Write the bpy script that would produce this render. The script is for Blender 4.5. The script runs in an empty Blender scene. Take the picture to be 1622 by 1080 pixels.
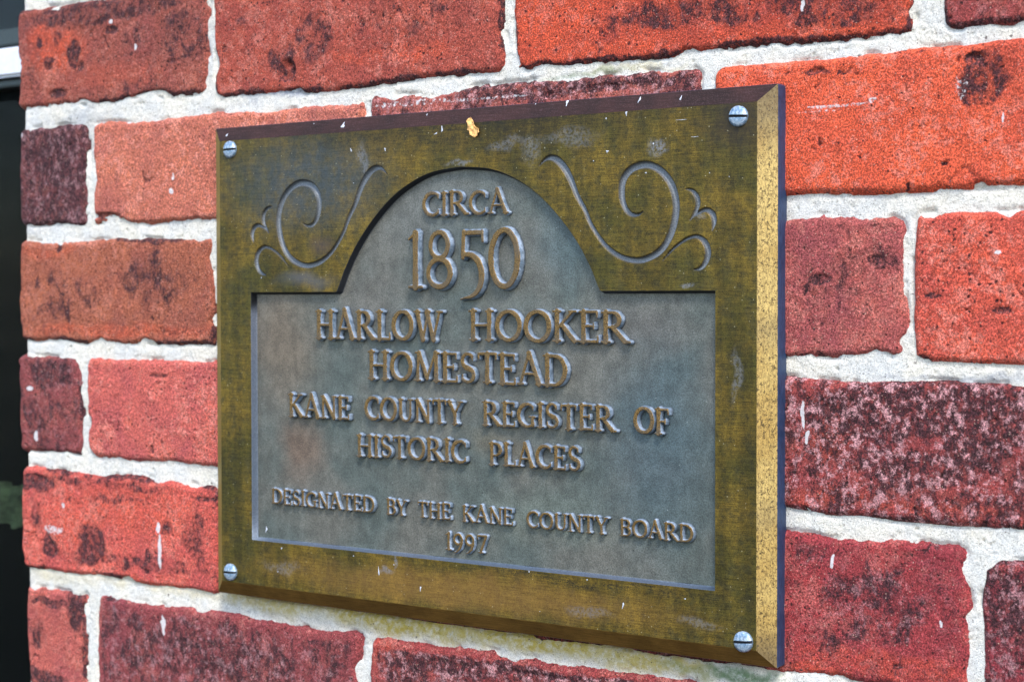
import bpy, math, random
import numpy as np
from mathutils import Vector
from mathutils.geometry import delaunay_2d_cdt, tessellate_polygon

scene = bpy.context.scene
random.seed(7); rng = np.random.default_rng(11)
MM = 0.001

# ------------------------------------------------------------------ camera
CAM = np.array([0.52077, -0.68621, 0.03486]); YAW = math.radians(36.0); PITCH = 0.02539; ROLL = -0.00163; FPX = 2791.6
fw = np.array([-math.sin(YAW)*math.cos(PITCH), math.cos(YAW)*math.cos(PITCH), -math.sin(PITCH)])
r0 = np.array([math.cos(YAW), math.sin(YAW), 0.0]); u0 = np.cross(r0, fw)
RT = r0*math.cos(ROLL)+u0*math.sin(ROLL); UP = -r0*math.sin(ROLL)+u0*math.cos(ROLL)
cd = bpy.data.cameras.new("camera"); cam = bpy.data.objects.new("camera", cd); scene.collection.objects.link(cam)
from mathutils import Matrix
cam.matrix_world = Matrix(((RT[0], UP[0], -fw[0], CAM[0]), (RT[1], UP[1], -fw[1], CAM[1]), (RT[2], UP[2], -fw[2], CAM[2]), (0, 0, 0, 1)))
cd.sensor_width = 36; cd.lens = 36*FPX/1622; cd.clip_start = 0.02; cd.clip_end = 200
cd.dof.use_dof = True; cd.dof.focus_distance = 0.80; cd.dof.aperture_fstop = 16
scene.camera = cam

# ------------------------------------------------------------------ daylight
SUN_EL, SUN_AZ = 50.0, 42.0            # azimuth measured from the wall's outward normal, negative = from the left
world = bpy.data.worlds.new("World"); scene.world = world; world.use_nodes = True
wn = world.node_tree; bg = wn.nodes["Background"]
sky = wn.nodes.new("ShaderNodeTexSky"); sky.sky_type = 'NISHITA'; sky.sun_disc = False
sdir = Vector((math.sin(math.radians(SUN_AZ))*math.cos(math.radians(SUN_EL)), -math.cos(math.radians(SUN_AZ))*math.cos(math.radians(SUN_EL)), math.sin(math.radians(SUN_EL))))
sky.sun_elevation = math.radians(SUN_EL); sky.sun_rotation = math.atan2(sdir.x, sdir.y)
wn.links.new(sky.outputs[0], bg.inputs[0]); bg.inputs[1].default_value = 0.15
sl = bpy.data.lights.new("sun", 'SUN'); sl.energy = 1.5; sl.angle = math.radians(14); sl.color = (1.0, 0.96, 0.90)
so = bpy.data.objects.new("sun", sl); scene.collection.objects.link(so)
so.rotation_euler = sdir.to_track_quat('Z', 'Y').to_euler()
scene.view_settings.view_transform = 'Standard'; scene.view_settings.look = 'None'
scene.view_settings.exposure = 1.38; scene.view_settings.gamma = 1.0

# ------------------------------------------------------------------ helpers
def P(x, y, Y=0.0):
    """photograph pixel -> (x, z) in mm on the wall-parallel plane y = Y mm"""
    d = fw + RT*(x-811)/FPX - UP*(y-540)/FPX
    t = (Y*MM-CAM[1])/d[1]; q = CAM+d*t
    return q[0]*1000, q[2]*1000
def PR(x, y, rx, ry, Y=0.0):
    a = P(x-rx, y, Y); b = P(x+rx, y, Y); c = P(x, y-ry, Y); d = P(x, y+ry, Y)
    return (a[0]+b[0])/2, (c[1]+d[1])/2, abs(b[0]-a[0])/2, abs(c[1]-d[1])/2

TAB = [np.random.default_rng(100+i).random((256, 256)) for i in range(8)]
def vnoise(x, y, seed=0):
    T = TAB[seed % 8]; x = x+seed*17.31; y = y-seed*9.77
    xi = np.floor(x).astype(int); yi = np.floor(y).astype(int); fx = x-xi; fy = y-yi
    fx = fx*fx*(3-2*fx); fy = fy*fy*(3-2*fy)
    a = T[xi & 255, yi & 255]; b = T[(xi+1) & 255, yi & 255]; c = T[xi & 255, (yi+1) & 255]; d = T[(xi+1) & 255, (yi+1) & 255]
    return (a*(1-fx)+b*fx)*(1-fy)+(c*(1-fx)+d*fx)*fy
def fbm(x, y, seed=0, oct=4, rough=0.5):
    s = 0; a = 1; n = 0
    for o in range(oct):
        s = s+a*(vnoise(x, y, seed+o)*2-1); n += a; a *= rough; x = x*2.03+3.7; y = y*2.03-1.9
    return s/n
def sstep(a, b, x):
    t = np.clip((x-a)/(b-a), 0, 1); return t*t*(3-2*t)

def mk_mesh(name, V, F, smooth=True):
    """V (n,3) mm array, F (m,k) int array or list of polygons"""
    me = bpy.data.meshes.new(name)
    V = np.asarray(V, float)*MM
    if isinstance(F, np.ndarray):
        k = F.shape[1]
        me.vertices.add(len(V)); me.vertices.foreach_set("co", V.ravel())
        me.loops.add(F.size); me.loops.foreach_set("vertex_index", F.ravel().astype(np.int32))
        me.polygons.add(len(F)); me.polygons.foreach_set("loop_start", (np.arange(len(F))*k).astype(np.int32))
        me.update(calc_edges=True)
    else:
        me.from_pydata([tuple(v) for v in V], [], [tuple(f) for f in F])
    me.validate()
    if smooth: me.shade_smooth()
    return me
def obj(name, me, mat=None, parent=None, loc=(0, 0, 0)):
    o = bpy.data.objects.new(name, me); scene.collection.objects.link(o)
    if mat is not None and me is not None: me.materials.append(mat)
    o.parent = parent; o.location = [c*MM for c in loc]
    return o
def thing(name, label, cat, loc=(0, 0, 0)):
    o = obj(name, None, None, None, loc); o["label"] = label; o["category"] = cat
    return o
def grid_faces(ny, nx, mask=None):
    i = np.arange(ny*nx).reshape(ny, nx)
    F = np.stack([i[:-1, :-1], i[:-1, 1:], i[1:, 1:], i[1:, :-1]], -1).reshape(-1, 4)
    if mask is not None: F = F[mask.reshape(-1)]
    return F
def compact(V, F, *attrs):
    used = np.zeros(len(V), bool); used[F.ravel()] = True
    m = np.cumsum(used)-1
    return (V[used], m[F])+tuple(a[used] for a in attrs)
def set_col(me, name, C):
    a = me.color_attributes.new(name, 'FLOAT_COLOR', 'POINT')
    A = np.ones((len(me.vertices), 4), np.float32); A[:, :C.shape[1]] = C
    a.data.foreach_set("color", A.ravel())

# ------------------------------------------------------------------ node helper
class NT:
    def __init__(s, name):
        s.m = bpy.data.materials.new(name); s.m.use_nodes = True; s.t = s.m.node_tree
        s.b = s.t.nodes["Principled BSDF"]
        tc = s.t.nodes.new("ShaderNodeTexCoord"); mp = s.t.nodes.new("ShaderNodeMapping")
        mp.inputs['Scale'].default_value = (1000, 1000, 1000)
        s.t.links.new(tc.outputs['Object'], mp.inputs[0]); s.co = mp.outputs[0]
    def set(s, sock, v):
        if isinstance(v, bpy.types.NodeSocket): s.t.links.new(v, sock)
        elif v is not None:
            if isinstance(v, (tuple, list)) and len(v) == 3 and sock.type == 'RGBA': v = (*v, 1)
            sock.default_value = v
    def math(s, op, a, b=None, c=None, clamp=False):
        n = s.t.nodes.new("ShaderNodeMath"); n.operation = op; n.use_clamp = clamp
        s.set(n.inputs[0], a); s.set(n.inputs[1], b) if b is not None else None
        if c is not None: s.set(n.inputs[2], c)
        return n.outputs[0]
    def vec(s, scale=(1, 1, 1), off=(0, 0, 0), src=None):
        n = s.t.nodes.new("ShaderNodeMapping"); s.set(n.inputs[0], src or s.co)
        n.inputs['Scale'].default_value = scale; n.inputs['Location'].default_value = off
        return n.outputs[0]
    def noise(s, sc, detail=4, rough=0.55, vec=None, dist=0.0):
        n = s.t.nodes.new("ShaderNodeTexNoise"); s.set(n.inputs['Vector'], vec or s.co)
        n.inputs['Scale'].default_value = sc; n.inputs['Detail'].default_value = detail
        n.inputs['Roughness'].default_value = rough; n.inputs['Distortion'].default_value = dist
        return n.outputs[0]
    def voro(s, sc, vec=None, feat='F1'):
        n = s.t.nodes.new("ShaderNodeTexVoronoi"); n.feature = feat; s.set(n.inputs['Vector'], vec or s.co)
        n.inputs['Scale'].default_value = sc
        return n.outputs['Distance'], n.outputs['Color'] if feat != 'DISTANCE_TO_EDGE' else None
    def ramp(s, f, a, b, lo=0.0, hi=1.0):
        n = s.t.nodes.new("ShaderNodeMapRange"); n.interpolation_type = 'SMOOTHSTEP'
        s.set(n.inputs[0], f); n.inputs[1].default_value = a; n.inputs[2].default_value = b
        n.inputs[3].default_value = lo; n.inputs[4].default_value = hi
        return n.outputs[0]
    def mix(s, f, a, b, mode='MIX'):
        n = s.t.nodes.new("ShaderNodeMix"); n.data_type = 'RGBA'; n.blend_type = mode
        s.set(n.inputs[0], f); s.set(n.inputs[6], a); s.set(n.inputs[7], b)
        return n.outputs[2]
    def mul(s, col, v):     # scale a colour by a value
        n = s.t.nodes.new("ShaderNodeVectorMath"); n.operation = 'SCALE'; s.set(n.inputs[0], col); s.set(n.inputs['Scale'], v)
        return n.outputs[0]
    def sep(s, v):
        n = s.t.nodes.new("ShaderNodeSeparateColor"); s.set(n.inputs[0], v); return n.outputs
    def attr(s, name, kind='GEOMETRY'):
        n = s.t.nodes.new("ShaderNodeAttribute"); n.attribute_name = name; n.attribute_type = kind; return n
    def bump(s, h, dist, strength=1.0, prev=None):
        n = s.t.nodes.new("ShaderNodeBump"); s.set(n.inputs['Height'], h); n.inputs['Distance'].default_value = dist*MM
        n.inputs['Strength'].default_value = strength
        if prev: s.set(n.inputs['Normal'], prev)
        return n.outputs[0]
    def blob(s, cx, cz, rx, rz, hard=0.6, warp=None):
        """soft stain of given place and size (mm, object space)"""
        v = s.vec((1/rx, 0, 1/rz), (-cx/rx, 0, -cz/rz), src=warp)
        n = s.t.nodes.new("ShaderNodeVectorMath"); n.operation = 'LENGTH'; s.set(n.inputs[0], v)
        return s.ramp(n.outputs['Value'], 1.0, 1.0-hard, 0, 1)
    def warped(s, sc, amp):
        n = s.t.nodes.new("ShaderNodeTexNoise"); s.set(n.inputs['Vector'], s.co); n.inputs['Scale'].default_value = sc; n.inputs['Detail'].default_value = 3
        v = s.t.nodes.new("ShaderNodeVectorMath"); v.operation = 'MULTIPLY_ADD'
        s.set(v.inputs[0], n.outputs[1]); v.inputs[1].default_value = (amp,)*3; s.set(v.inputs[2], s.co)
        w = s.t.nodes.new("ShaderNodeVectorMath"); w.operation = 'SUBTRACT'; s.set(w.inputs[0], v.outputs[0]); w.inputs[1].default_value = (amp/2,)*3
        return w.outputs[0]
    def out(s, col, rough=0.9, metal=0.0, normal=None, spec=0.5):
        s.set(s.b.inputs['Base Color'], col); s.set(s.b.inputs['Roughness'], rough); s.set(s.b.inputs['Metallic'], metal)
        s.b.inputs['Specular IOR Level'].default_value = spec
        if normal: s.set(s.b.inputs['Normal'], normal)
        return s.m

def lin(r, g, b):
    f = lambda c: (c/255/12.92) if c <= 10 else ((c/255+0.055)/1.055)**2.4
    return (f(r), f(g), f(b))

def simple(name, c, rough=0.8, metal=0, bs=1.5, bd=0.2, var=0.25):
    n = NT(name); g = n.noise(bs, 4, 0.7)
    return n.out(n.mul(c, n.ramp(g, 0.3, 0.7, 1-var, 1+var)), rough, metal, n.bump(g, bd), 0.4)
# ------------------------------------------------------------------ materials: brick
def brick_material():
    n = NT("fired_clay")
    oi = n.t.nodes.new("ShaderNodeObjectInfo")
    off = n.t.nodes.new("ShaderNodeVectorMath"); off.operation = 'MULTIPLY_ADD'
    n.set(off.inputs[0], oi.outputs['Random']); off.inputs[1].default_value = (900, 300, 700); n.set(off.inputs[2], n.co)
    n.co = off.outputs[0]
    a = n.sep(n.attr("wear").outputs['Color']); dark_a, white_a, warm_a = a[0], a[1], a[2]
    base = oi.outputs['Color']
    big = n.noise(0.035, 5, 0.6); mid = n.noise(0.22, 6, 0.65, dist=0.4); fine = n.noise(1.25, 5, 0.85); grit = n.noise(2.6, 2, 0.6)
    ov = n.vec((1, 1, 1), (57, 21, 83))
    big2 = n.noise(0.05, 6, 0.65, vec=ov)
    # clay body: patches leaning to purple or to orange
    col = n.mix(n.ramp(big, 0.4, 0.68, 0, 0.55), base, n.mix(1.0, base, (0.58, 0.50, 0.85, 1), 'MULTIPLY'))
    col = n.mix(n.ramp(big2, 0.45, 0.7, 0, 0.5), col, n.mix(1.0, base, (1.3, 1.25, 0.75, 1), 'MULTIPLY'))
    col = n.mix(n.math('MULTIPLY', warm_a, n.ramp(mid, 0.3, 0.6, 0.25, 0.8), clamp=True), col, lin(212, 82, 46))
    # sandy pink skin, broken up
    pm = n.ramp(n.math('ADD', n.noise(0.24, 10, 0.78, vec=ov), n.math('MULTIPLY', n.math('SUBTRACT', big2, 0.5), 0.7)), 0.5, 0.62)
    col = n.mix(n.math('MULTIPLY', pm, n.ramp(dark_a, 0.0, 0.5, 0.66, 0.34)), col, n.mix(0.55, base, lin(232, 158, 144)))
    col = n.mix(0.06, col, lin(196, 136, 122))
    veil = n.ramp(n.math('ADD', dark_a, n.math('MULTIPLY', n.math('SUBTRACT', n.noise(0.12, 8, 0.75, vec=ov), 0.5), 1.1)), 0.12, 0.95, 0, 0.62)
    col = n.mix(veil, col, n.mix(0.45, lin(92, 50, 48), base))
    # burnt, sooty crust
    sv = n.vec((1, 1, 0.75), (11, 5, 23))
    f = n.math('ADD', n.noise(0.10, 10, 0.74, vec=sv, dist=0.5), n.math('MULTIPLY', n.math('SUBTRACT', dark_a, 0.45), 0.50))
    dk = n.ramp(f, 0.495, 0.63)
    brk = n.ramp(n.noise(0.35, 9, 0.78, vec=sv), 0.42, 0.52, 0.0, 1.0)
    dk = n.math('MULTIPLY', dk, n.math('MULTIPLY_ADD', brk, 0.75, 0.25))
    dk = n.math('MULTIPLY', dk, 0.95)
    col = n.mix(dk, col, n.mix(n.ramp(fine, 0.4, 0.6), lin(26, 16, 22), lin(72, 40, 46)))
    over = n.ramp(n.noise(0.20, 10, 0.82, vec=n.vec((1, 1, 0.9), (71, 3, 9))), 0.51, 0.58)
    col = n.mix(n.math('MULTIPLY', n.math('MULTIPLY', over, n.ramp(dark_a, 0.25, 0.7)), n.math('MULTIPLY', oi.outputs['Alpha'], 0.85), clamp=True), col, n.mix(0.7, base, lin(232, 182, 186)))
    # grain
    col = n.mul(col, n.ramp(fine, 0.40, 0.61, 0.40, 1.72))
    col = n.mul(col, n.ramp(grit, 0.36, 0.64, 0.62, 1.44))
    # small dark pores and pale grains
    vd, vc = n.voro(0.45); keep = n.ramp(n.math('ADD', n.sep(vc)[0], n.math('MULTIPLY', n.math('SUBTRACT', big2, 0.5), 1.0)), 0.70, 0.72)
    sz = n.math('MULTIPLY_ADD', n.sep(vc)[1], 0.24, 0.10)
    pore = n.math('MULTIPLY', n.math('LESS_THAN', n.math('ADD', vd, n.math('MULTIPLY', n.math('SUBTRACT', fine, 0.5), 0.9)), sz), keep)
    col = n.mix(n.math('MULTIPLY', pore, 0.85), col, lin(42, 20, 22))
    vd2, vc2 = n.voro(0.75, vec=n.vec((1, 1, 1), (31, 7, 13))); keep2 = n.ramp(n.sep(vc2)[0], 0.80, 0.82)
    fl = n.math('MULTIPLY', n.math('LESS_THAN', n.math('ADD', vd2, n.math('MULTIPLY', n.math('SUBTRACT', grit, 0.5), 0.4)), 0.17), keep2)
    col = n.mix(n.math('MULTIPLY', fl, 0.65), col, lin(240, 200, 180))
    # lime smears and drips
    w = n.ramp(n.math('ADD', n.noise(0.55, 6, 0.75), n.math('MULTIPLY', n.math('SUBTRACT', white_a, 0.5), 0.75)), 0.56, 0.66)
    w = n.math('MULTIPLY', w, n.ramp(white_a, 0.03, 0.12))
    col = n.mix(n.math('MULTIPLY', w, 0.9), col, lin(232, 228, 230))
    h = n.math('ADD', n.math('MULTIPLY', n.noise(0.5, 7, 0.75), 1.15), n.math('MULTIPLY', grit, 0.3))
    h = n.math('SUBTRACT', h, n.math('MULTIPLY', pore, 0.35)); h = n.math('SUBTRACT', h, n.math('MULTIPLY', dk, 0.06))
    nb = n.bump(h, 1.6, 1.0)
    return n.out(col, 0.88, 0, nb, 0.35)

def mortar_material():
    n = NT("lime_mortar")
    a = n.sep(n.attr("stain").outputs['Color'])
    big = n.noise(0.05, 5, 0.6); mid = n.noise(0.35, 6, 0.7); fine = n.noise(1.8, 4, 0.7)
    col = n.mix(n.ramp(big, 0.35, 0.65), lin(218, 218, 214), lin(230, 225, 212))
    col = n.mul(col, n.ramp(mid, 0.3, 0.65, 0.88, 1.04))
    col = n.mul(col, n.ramp(fine, 0.34, 0.6, 0.66, 1.10))
    col = n.mix(n.ramp(n.noise(0.7, 8, 0.8), 0.57, 0.66, 0, 0.4), col, lin(156, 150, 142))
    brk = n.ramp(n.noise(0.3, 6, 0.7), 0.3, 0.6, 0.35, 1.0)
    col = n.mix(n.math('MULTIPLY', a[0], brk, clamp=True), col, lin(186, 166, 84))
    col = n.mix(n.math('MULTIPLY', a[1], brk, clamp=True), col, lin(96, 124, 84))
    col = n.mix(n.math('MULTIPLY', a[2], brk, clamp=True), col, lin(134, 142, 158))
    out = None
    for sc, k, r, o in ((0.6, 0.82, 0.18, 5), (1.2, 0.80, 0.24, 40), (0.2, 0.88, 0.13, 77)):
        vd, vc = n.voro(sc, vec=n.vec((1, 1, 1), (o, 3, o))); keep = n.ramp(n.sep(vc)[0], k, k+0.01)
        p = n.math('MULTIPLY', n.math('LESS_THAN', n.math('ADD', vd, n.math('MULTIPLY', n.math('SUBTRACT', fine, 0.5), 0.4)), r), keep)
        out = p if out is None else n.math('MAXIMUM', out, p)
    col = n.mix(n.math('MULTIPLY', out, 0.8), col, lin(84, 74, 70))
    h = n.math('ADD', n.math('MULTIPLY', mid, 1.0), n.math('MULTIPLY', fine, 0.45)); h = n.math('SUBTRACT', h, n.math('MULTIPLY', out, 0.5))
    return n.out(col, 0.95, 0, n.bump(h, 0.95, 1.0), 0.25)
M_BRICK = brick_material(); M_MORTAR = mortar_material()

# ------------------------------------------------------------------ brick wall
wall = thing("brick_wall", "old red brick wall in white lime mortar that carries the bronze plaque", "wall", (0, 0, 0))
XL = -344
Cb = lin   # brick base colours as seen, toned down to albedo by K
K = 0.98
BR = [  # x0, x1, z0, z1, colour, overall soot, rim clean, seed, proud
    (-343, -183, 148, 205, (152, 76, 62), .30, 0, 1, 1.6), (-177, 17.5, 143, 204, (166, 72, 56), .26, .3, 2, 1.8), (25.5, 226, 143.5, 206, (192, 72, 46), .36, .5, 3, 1.6), (242, 440, 144, 208, (150, 60, 58), .45, .3, 4, 1.7),
    (-343, -282, 77.5, 135.5, (106, 52, 56), .66, 0, 5, 1.3), (-275.5, -71.7, 77.5, 133.5, (192, 108, 86), .04, 0, 6, 2.0), (-66, 125, 79, 136, (168, 84, 74), .55, 0, 7, 1.2), (135, 332, 79, 135.5, (222, 90, 56), .12, 0, 8, 2.2),
    (-343, -180, 9.5, 67, (166, 92, 66), .36, .5, 9, 1.6), (-174, 19, 10, 67, (180, 85, 70), .2, 0, 10, 1.2), (28, 223, 10.5, 67, (168, 82, 78), .30, 0, 11, 1.6), (228.5, 425, 9, 67.5, (206, 84, 64), .10, 0, 12, 1.9),
    (-345, -289, -56.5, -1.5, (140, 64, 64), .48, 0, 13, 1.5), (-282, -80, -57.5, -1.5, (198, 94, 84), .06, 0, 14, 2.1), (-72, 124, -57, -1, (180, 85, 75), .3, 0, 15, 1.2), (132, 330, -57, -1.5, (158, 62, 60), .58, 0, 16, 1.9),
    (-342, -176, -127, -68.5, (204, 88, 76), .24, 0, 17, 2.0), (-168, 25, -127, -69, (180, 80, 70), .3, 0, 18, 1.2), (33, 251, -127, -68.5, (156, 50, 56), .40, .3, 19, 1.8), (258, 450, -128, -71, (150, 46, 58), .58, 0, 20, 1.5),
    (-340, -286.5, -199, -140, (184, 90, 80), .26, 0, 21, 1.2), (-275.5, -74.5, -200, -139.5, (142, 60, 64), .55, 1, 22, 1.8), (-67.5, 125, -200, -139.5, (152, 58, 58), .58, 1, 23, 1.8), (133, 330, -200, -140, (170, 70, 66), .4, 0, 24, 1.5),
    # courses just above and below the photograph
    (-343, -280, 216, 272, (150, 74, 66), .4, 0, 25, 1.5), (-272, -80, 216, 272, (176, 84, 68), .3, 0, 26, 1.7), (-72, 125, 216, 272, (186, 80, 60), .2, 0, 27, 1.5), (133, 330, 216, 272, (176, 72, 60), .3, 0, 28, 1.6),
    (-343, -180, -270, -212, (176, 84, 70), .3, 0, 29, 1.5), (-172, 22, -270, -212, (166, 76, 66), .4, 0, 30, 1.7), (30, 225, -270, -212, (180, 76, 62), .3, 0, 31, 1.5), (233, 430, -270, -212, (170, 72, 62), .3, 0, 32, 1.6),
    (338, 450, 79, 135.5, (180, 80, 62), .3, 0, 33, 1.6), (337, 450, -57, -1.5, (186, 82, 68), .3, 0, 34, 1.6),
]
# wear seen in the photograph: x, y, rx, ry (photo px), amount
SOOT = [(170,18,150,22,.6),(290,60,55,55,.5),(122,85,12,22,.9),(95,60,10,14,.5),(60,110,18,45,.4),(200,142,140,14,.35),(235,60,60,25,.45),(80,100,8,8,.8),(65,70,6,8,.8),
 (500,60,35,50,.5),(650,25,120,45,.35),(450,95,22,28,.6),(385,38,12,10,.6),(720,20,60,30,.3),(1150,15,220,30,.55),(1340,20,100,25,.5),(1400,30,30,25,.4),
 (90,250,42,52,.75),(100,325,35,28,.5),(880,138,170,14,.8),(1010,126,90,14,.7),(760,146,60,8,.4),
 (1565,125,45,55,.65),(1546,90,18,10,1),(1605,120,25,60,.35),(1297,112,22,8,.8),(1490,165,60,30,.2),
 (110,470,70,52,.45),(255,440,75,50,.5),(90,440,30,30,.35),(290,490,40,30,.3),(1330,440,80,70,.35),(1385,410,40,20,.4),(1600,500,25,30,.3),
 (85,592,40,28,.6),(60,660,22,40,.55),(105,690,25,20,.4),(190,578,40,12,.35),(275,600,10,14,.3),
 (1400,655,140,50,.85),(1555,670,80,80,.9),(1340,720,70,40,.55),(1480,745,120,35,.6),(1600,640,40,30,.8),
 (62,765,28,14,1),(150,860,25,35,.7),(312,850,22,60,.5),(84,862,14,20,.8),(220,890,140,12,.5),(170,765,140,9,.5),(190,790,60,7,.5),(270,830,8,14,.6),(240,880,10,16,.6),(60,810,10,30,.4),
 (1390,960,110,75,.5),(1290,880,32,18,.4),(1480,930,40,60,.35),(1600,960,32,70,.7),(1580,910,18,20,.6),
 (122,955,16,50,1),(85,952,35,7,.9),(70,1072,40,12,.9),(60,1000,14,30,.5),(340,1045,180,50,.55),(230,1010,50,30,.4),(520,1040,40,30,.2),
 (700,1050,110,20,.7),(860,1066,130,14,.9),(640,1060,40,30,.5),(970,1078,60,12,.7)]
LIME = [(662,163,95,7,.6),(780,156,90,4,.6),(1330,168,75,4,.66),(1300,177,50,3,.62),(1385,160,10,7,.62),(1525,140,14,28,.56),(1590,187,2.5,9,1.2),(1585,400,6,4,1.1),
 (1298,440,22,7,.4),(1275,655,3,26,1.1),(1281,692,3,13,1.2),(90,838,22,10,.65),(85,850,8,20,.5),(257,872,3.5,34,.9),(255,835,3,12,.8),(1322,888,3.5,13,1.2),(1495,987,2.5,7,1.2),
 (262,988,4,20,.85),(218,75,3,6,1.2),(276,303,4,5,1.2),(278,280,2,8,.8),(205,193,5,3,1.2),(60,690,4,10,1),(1275,8,4,14,.9),(50,615,6,5,.8),(1460,690,40,30,.28),(1400,655,90,35,.3),(45,850,6,20,.5),
 (105,800,3,6,.8),(180,35,4,4,1.1),(335,105,2,40,.3),(35,215,4,5,1.1)]
WARM = [(95,85,48,32,.9),(72,62,30,24,.8),(180,120,80,20,.25),(880,35,65,45,.9),(930,82,120,12,.8),(1250,50,160,14,.5),(640,85,80,14,.6),(560,90,50,10,.4),
 (1240,140,60,30,.4),(1450,200,130,60,.35),(1300,280,200,22,.7),(200,522,140,10,.6),(80,400,50,8,.4),(1330,788,90,14,.7),(1500,805,140,10,.5),(1312,695,30,35,.7),(220,800,90,40,.45),(120,820,50,40,.4),
 (1550,430,70,60,.3),(1400,1050,150,20,.5),(1300,1060,60,15,.7),(1590,900,30,20,.3),(250,925,60,8,.5),(600,1030,30,20,.4)]
PIT = [(1546,92,14,8,1.8),(1297,112,12,5,1.5),(458,112,12,16,3.5),(245,152,26,9,2.5),(95,148,14,6,1.2),(180,48,9,6,1.3),(85,18,14,6,1.5),(170,342,22,5,2.5),(1300,442,18,8,1.2),(1390,412,14,8,1.2),
 (330,790,26,3,.6),(84,868,10,14,1.4),(60,758,22,8,1.3),(180,948,10,4,1),(1462,570,12,8,2),(335,1055,12,12,.6),(1590,492,16,6,.9),(1480,468,14,5,.6),(870,152,50,6,1.0),(960,140,60,6,1.2),(720,1050,40,5,.9),(850,1068,60,5,1.1),
 (275,98,10,4,.8),(130,105,5,8,.9),(120,72,5,9,.9),(80,107,7,5,.9),(1440,1000,5,30,.4),(255,595,14,4,.8),(1565,885,18,14,3)]
SOOT, LIME, WARM, PIT = [[PR(*t[:4])+(t[4],) for t in L] for L in (SOOT, LIME, WARM, PIT)]
def paint(X, Z, L, k=1.0, warp=None):
    out = np.zeros_like(X)
    for cx, cz, rx, rz, am in L:
        if cx+rx*1.6 < X.min() or cx-rx*1.6 > X.max() or cz+rz*1.6 < Z.min() or cz-rz*1.6 > Z.max(): continue
        d = np.sqrt(((X-cx)/rx)**2+((Z-cz)/rz)**2)
        out = np.maximum(out, am*(1-sstep(0.55, 1.35, d)))
    return out*k
def rbox(X, Z, cx, cz, hx, hz, r):
    qx = np.abs(X-cx)-hx+r; qz = np.abs(Z-cz)-hz+r
    return -(np.sqrt(np.maximum(qx, 0)**2+np.maximum(qz, 0)**2)+np.minimum(np.maximum(qx, qz), 0)-r)   # inside > 0
def brick_sdf(X, Z, b):
    cx = (b[0]+b[1])/2; cz = (b[2]+b[3])/2; sd = b[7]
    wx = X+2.1*fbm(X/23, Z/19, sd+40, 2); wz = Z+2.0*fbm(X/31, Z/25, sd+60, 3)
    s = rbox(wx, wz, cx, cz, (b[1]-b[0])/2+0.8, (b[3]-b[2])/2+0.8, 2.4+1.6*((sd*7) % 3))
    s = s+(0.45+0.32*((sd*5) % 4))*fbm(X/(4+2*((sd*3) % 3)), Z/6, sd, 4, 0.62)
    return s

def back_skirt(V, nx, ny, depth):
    """joins the rim of a full grid to a back rim at y = depth"""
    i = np.arange(ny*nx).reshape(ny, nx)
    loop = np.concatenate([i[0, :-1], i[:-1, -1], i[-1, :0:-1], i[:0:-1, 0]])
    B = V[loop].copy(); B[:, 1] = depth; n0 = len(V); m = len(loop)
    k = np.arange(m); kn = (k+1) % m
    F = np.stack([loop[k], n0+k, n0+kn, loop[kn]], -1)
    return np.vstack([V, B]), F, loop

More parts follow.
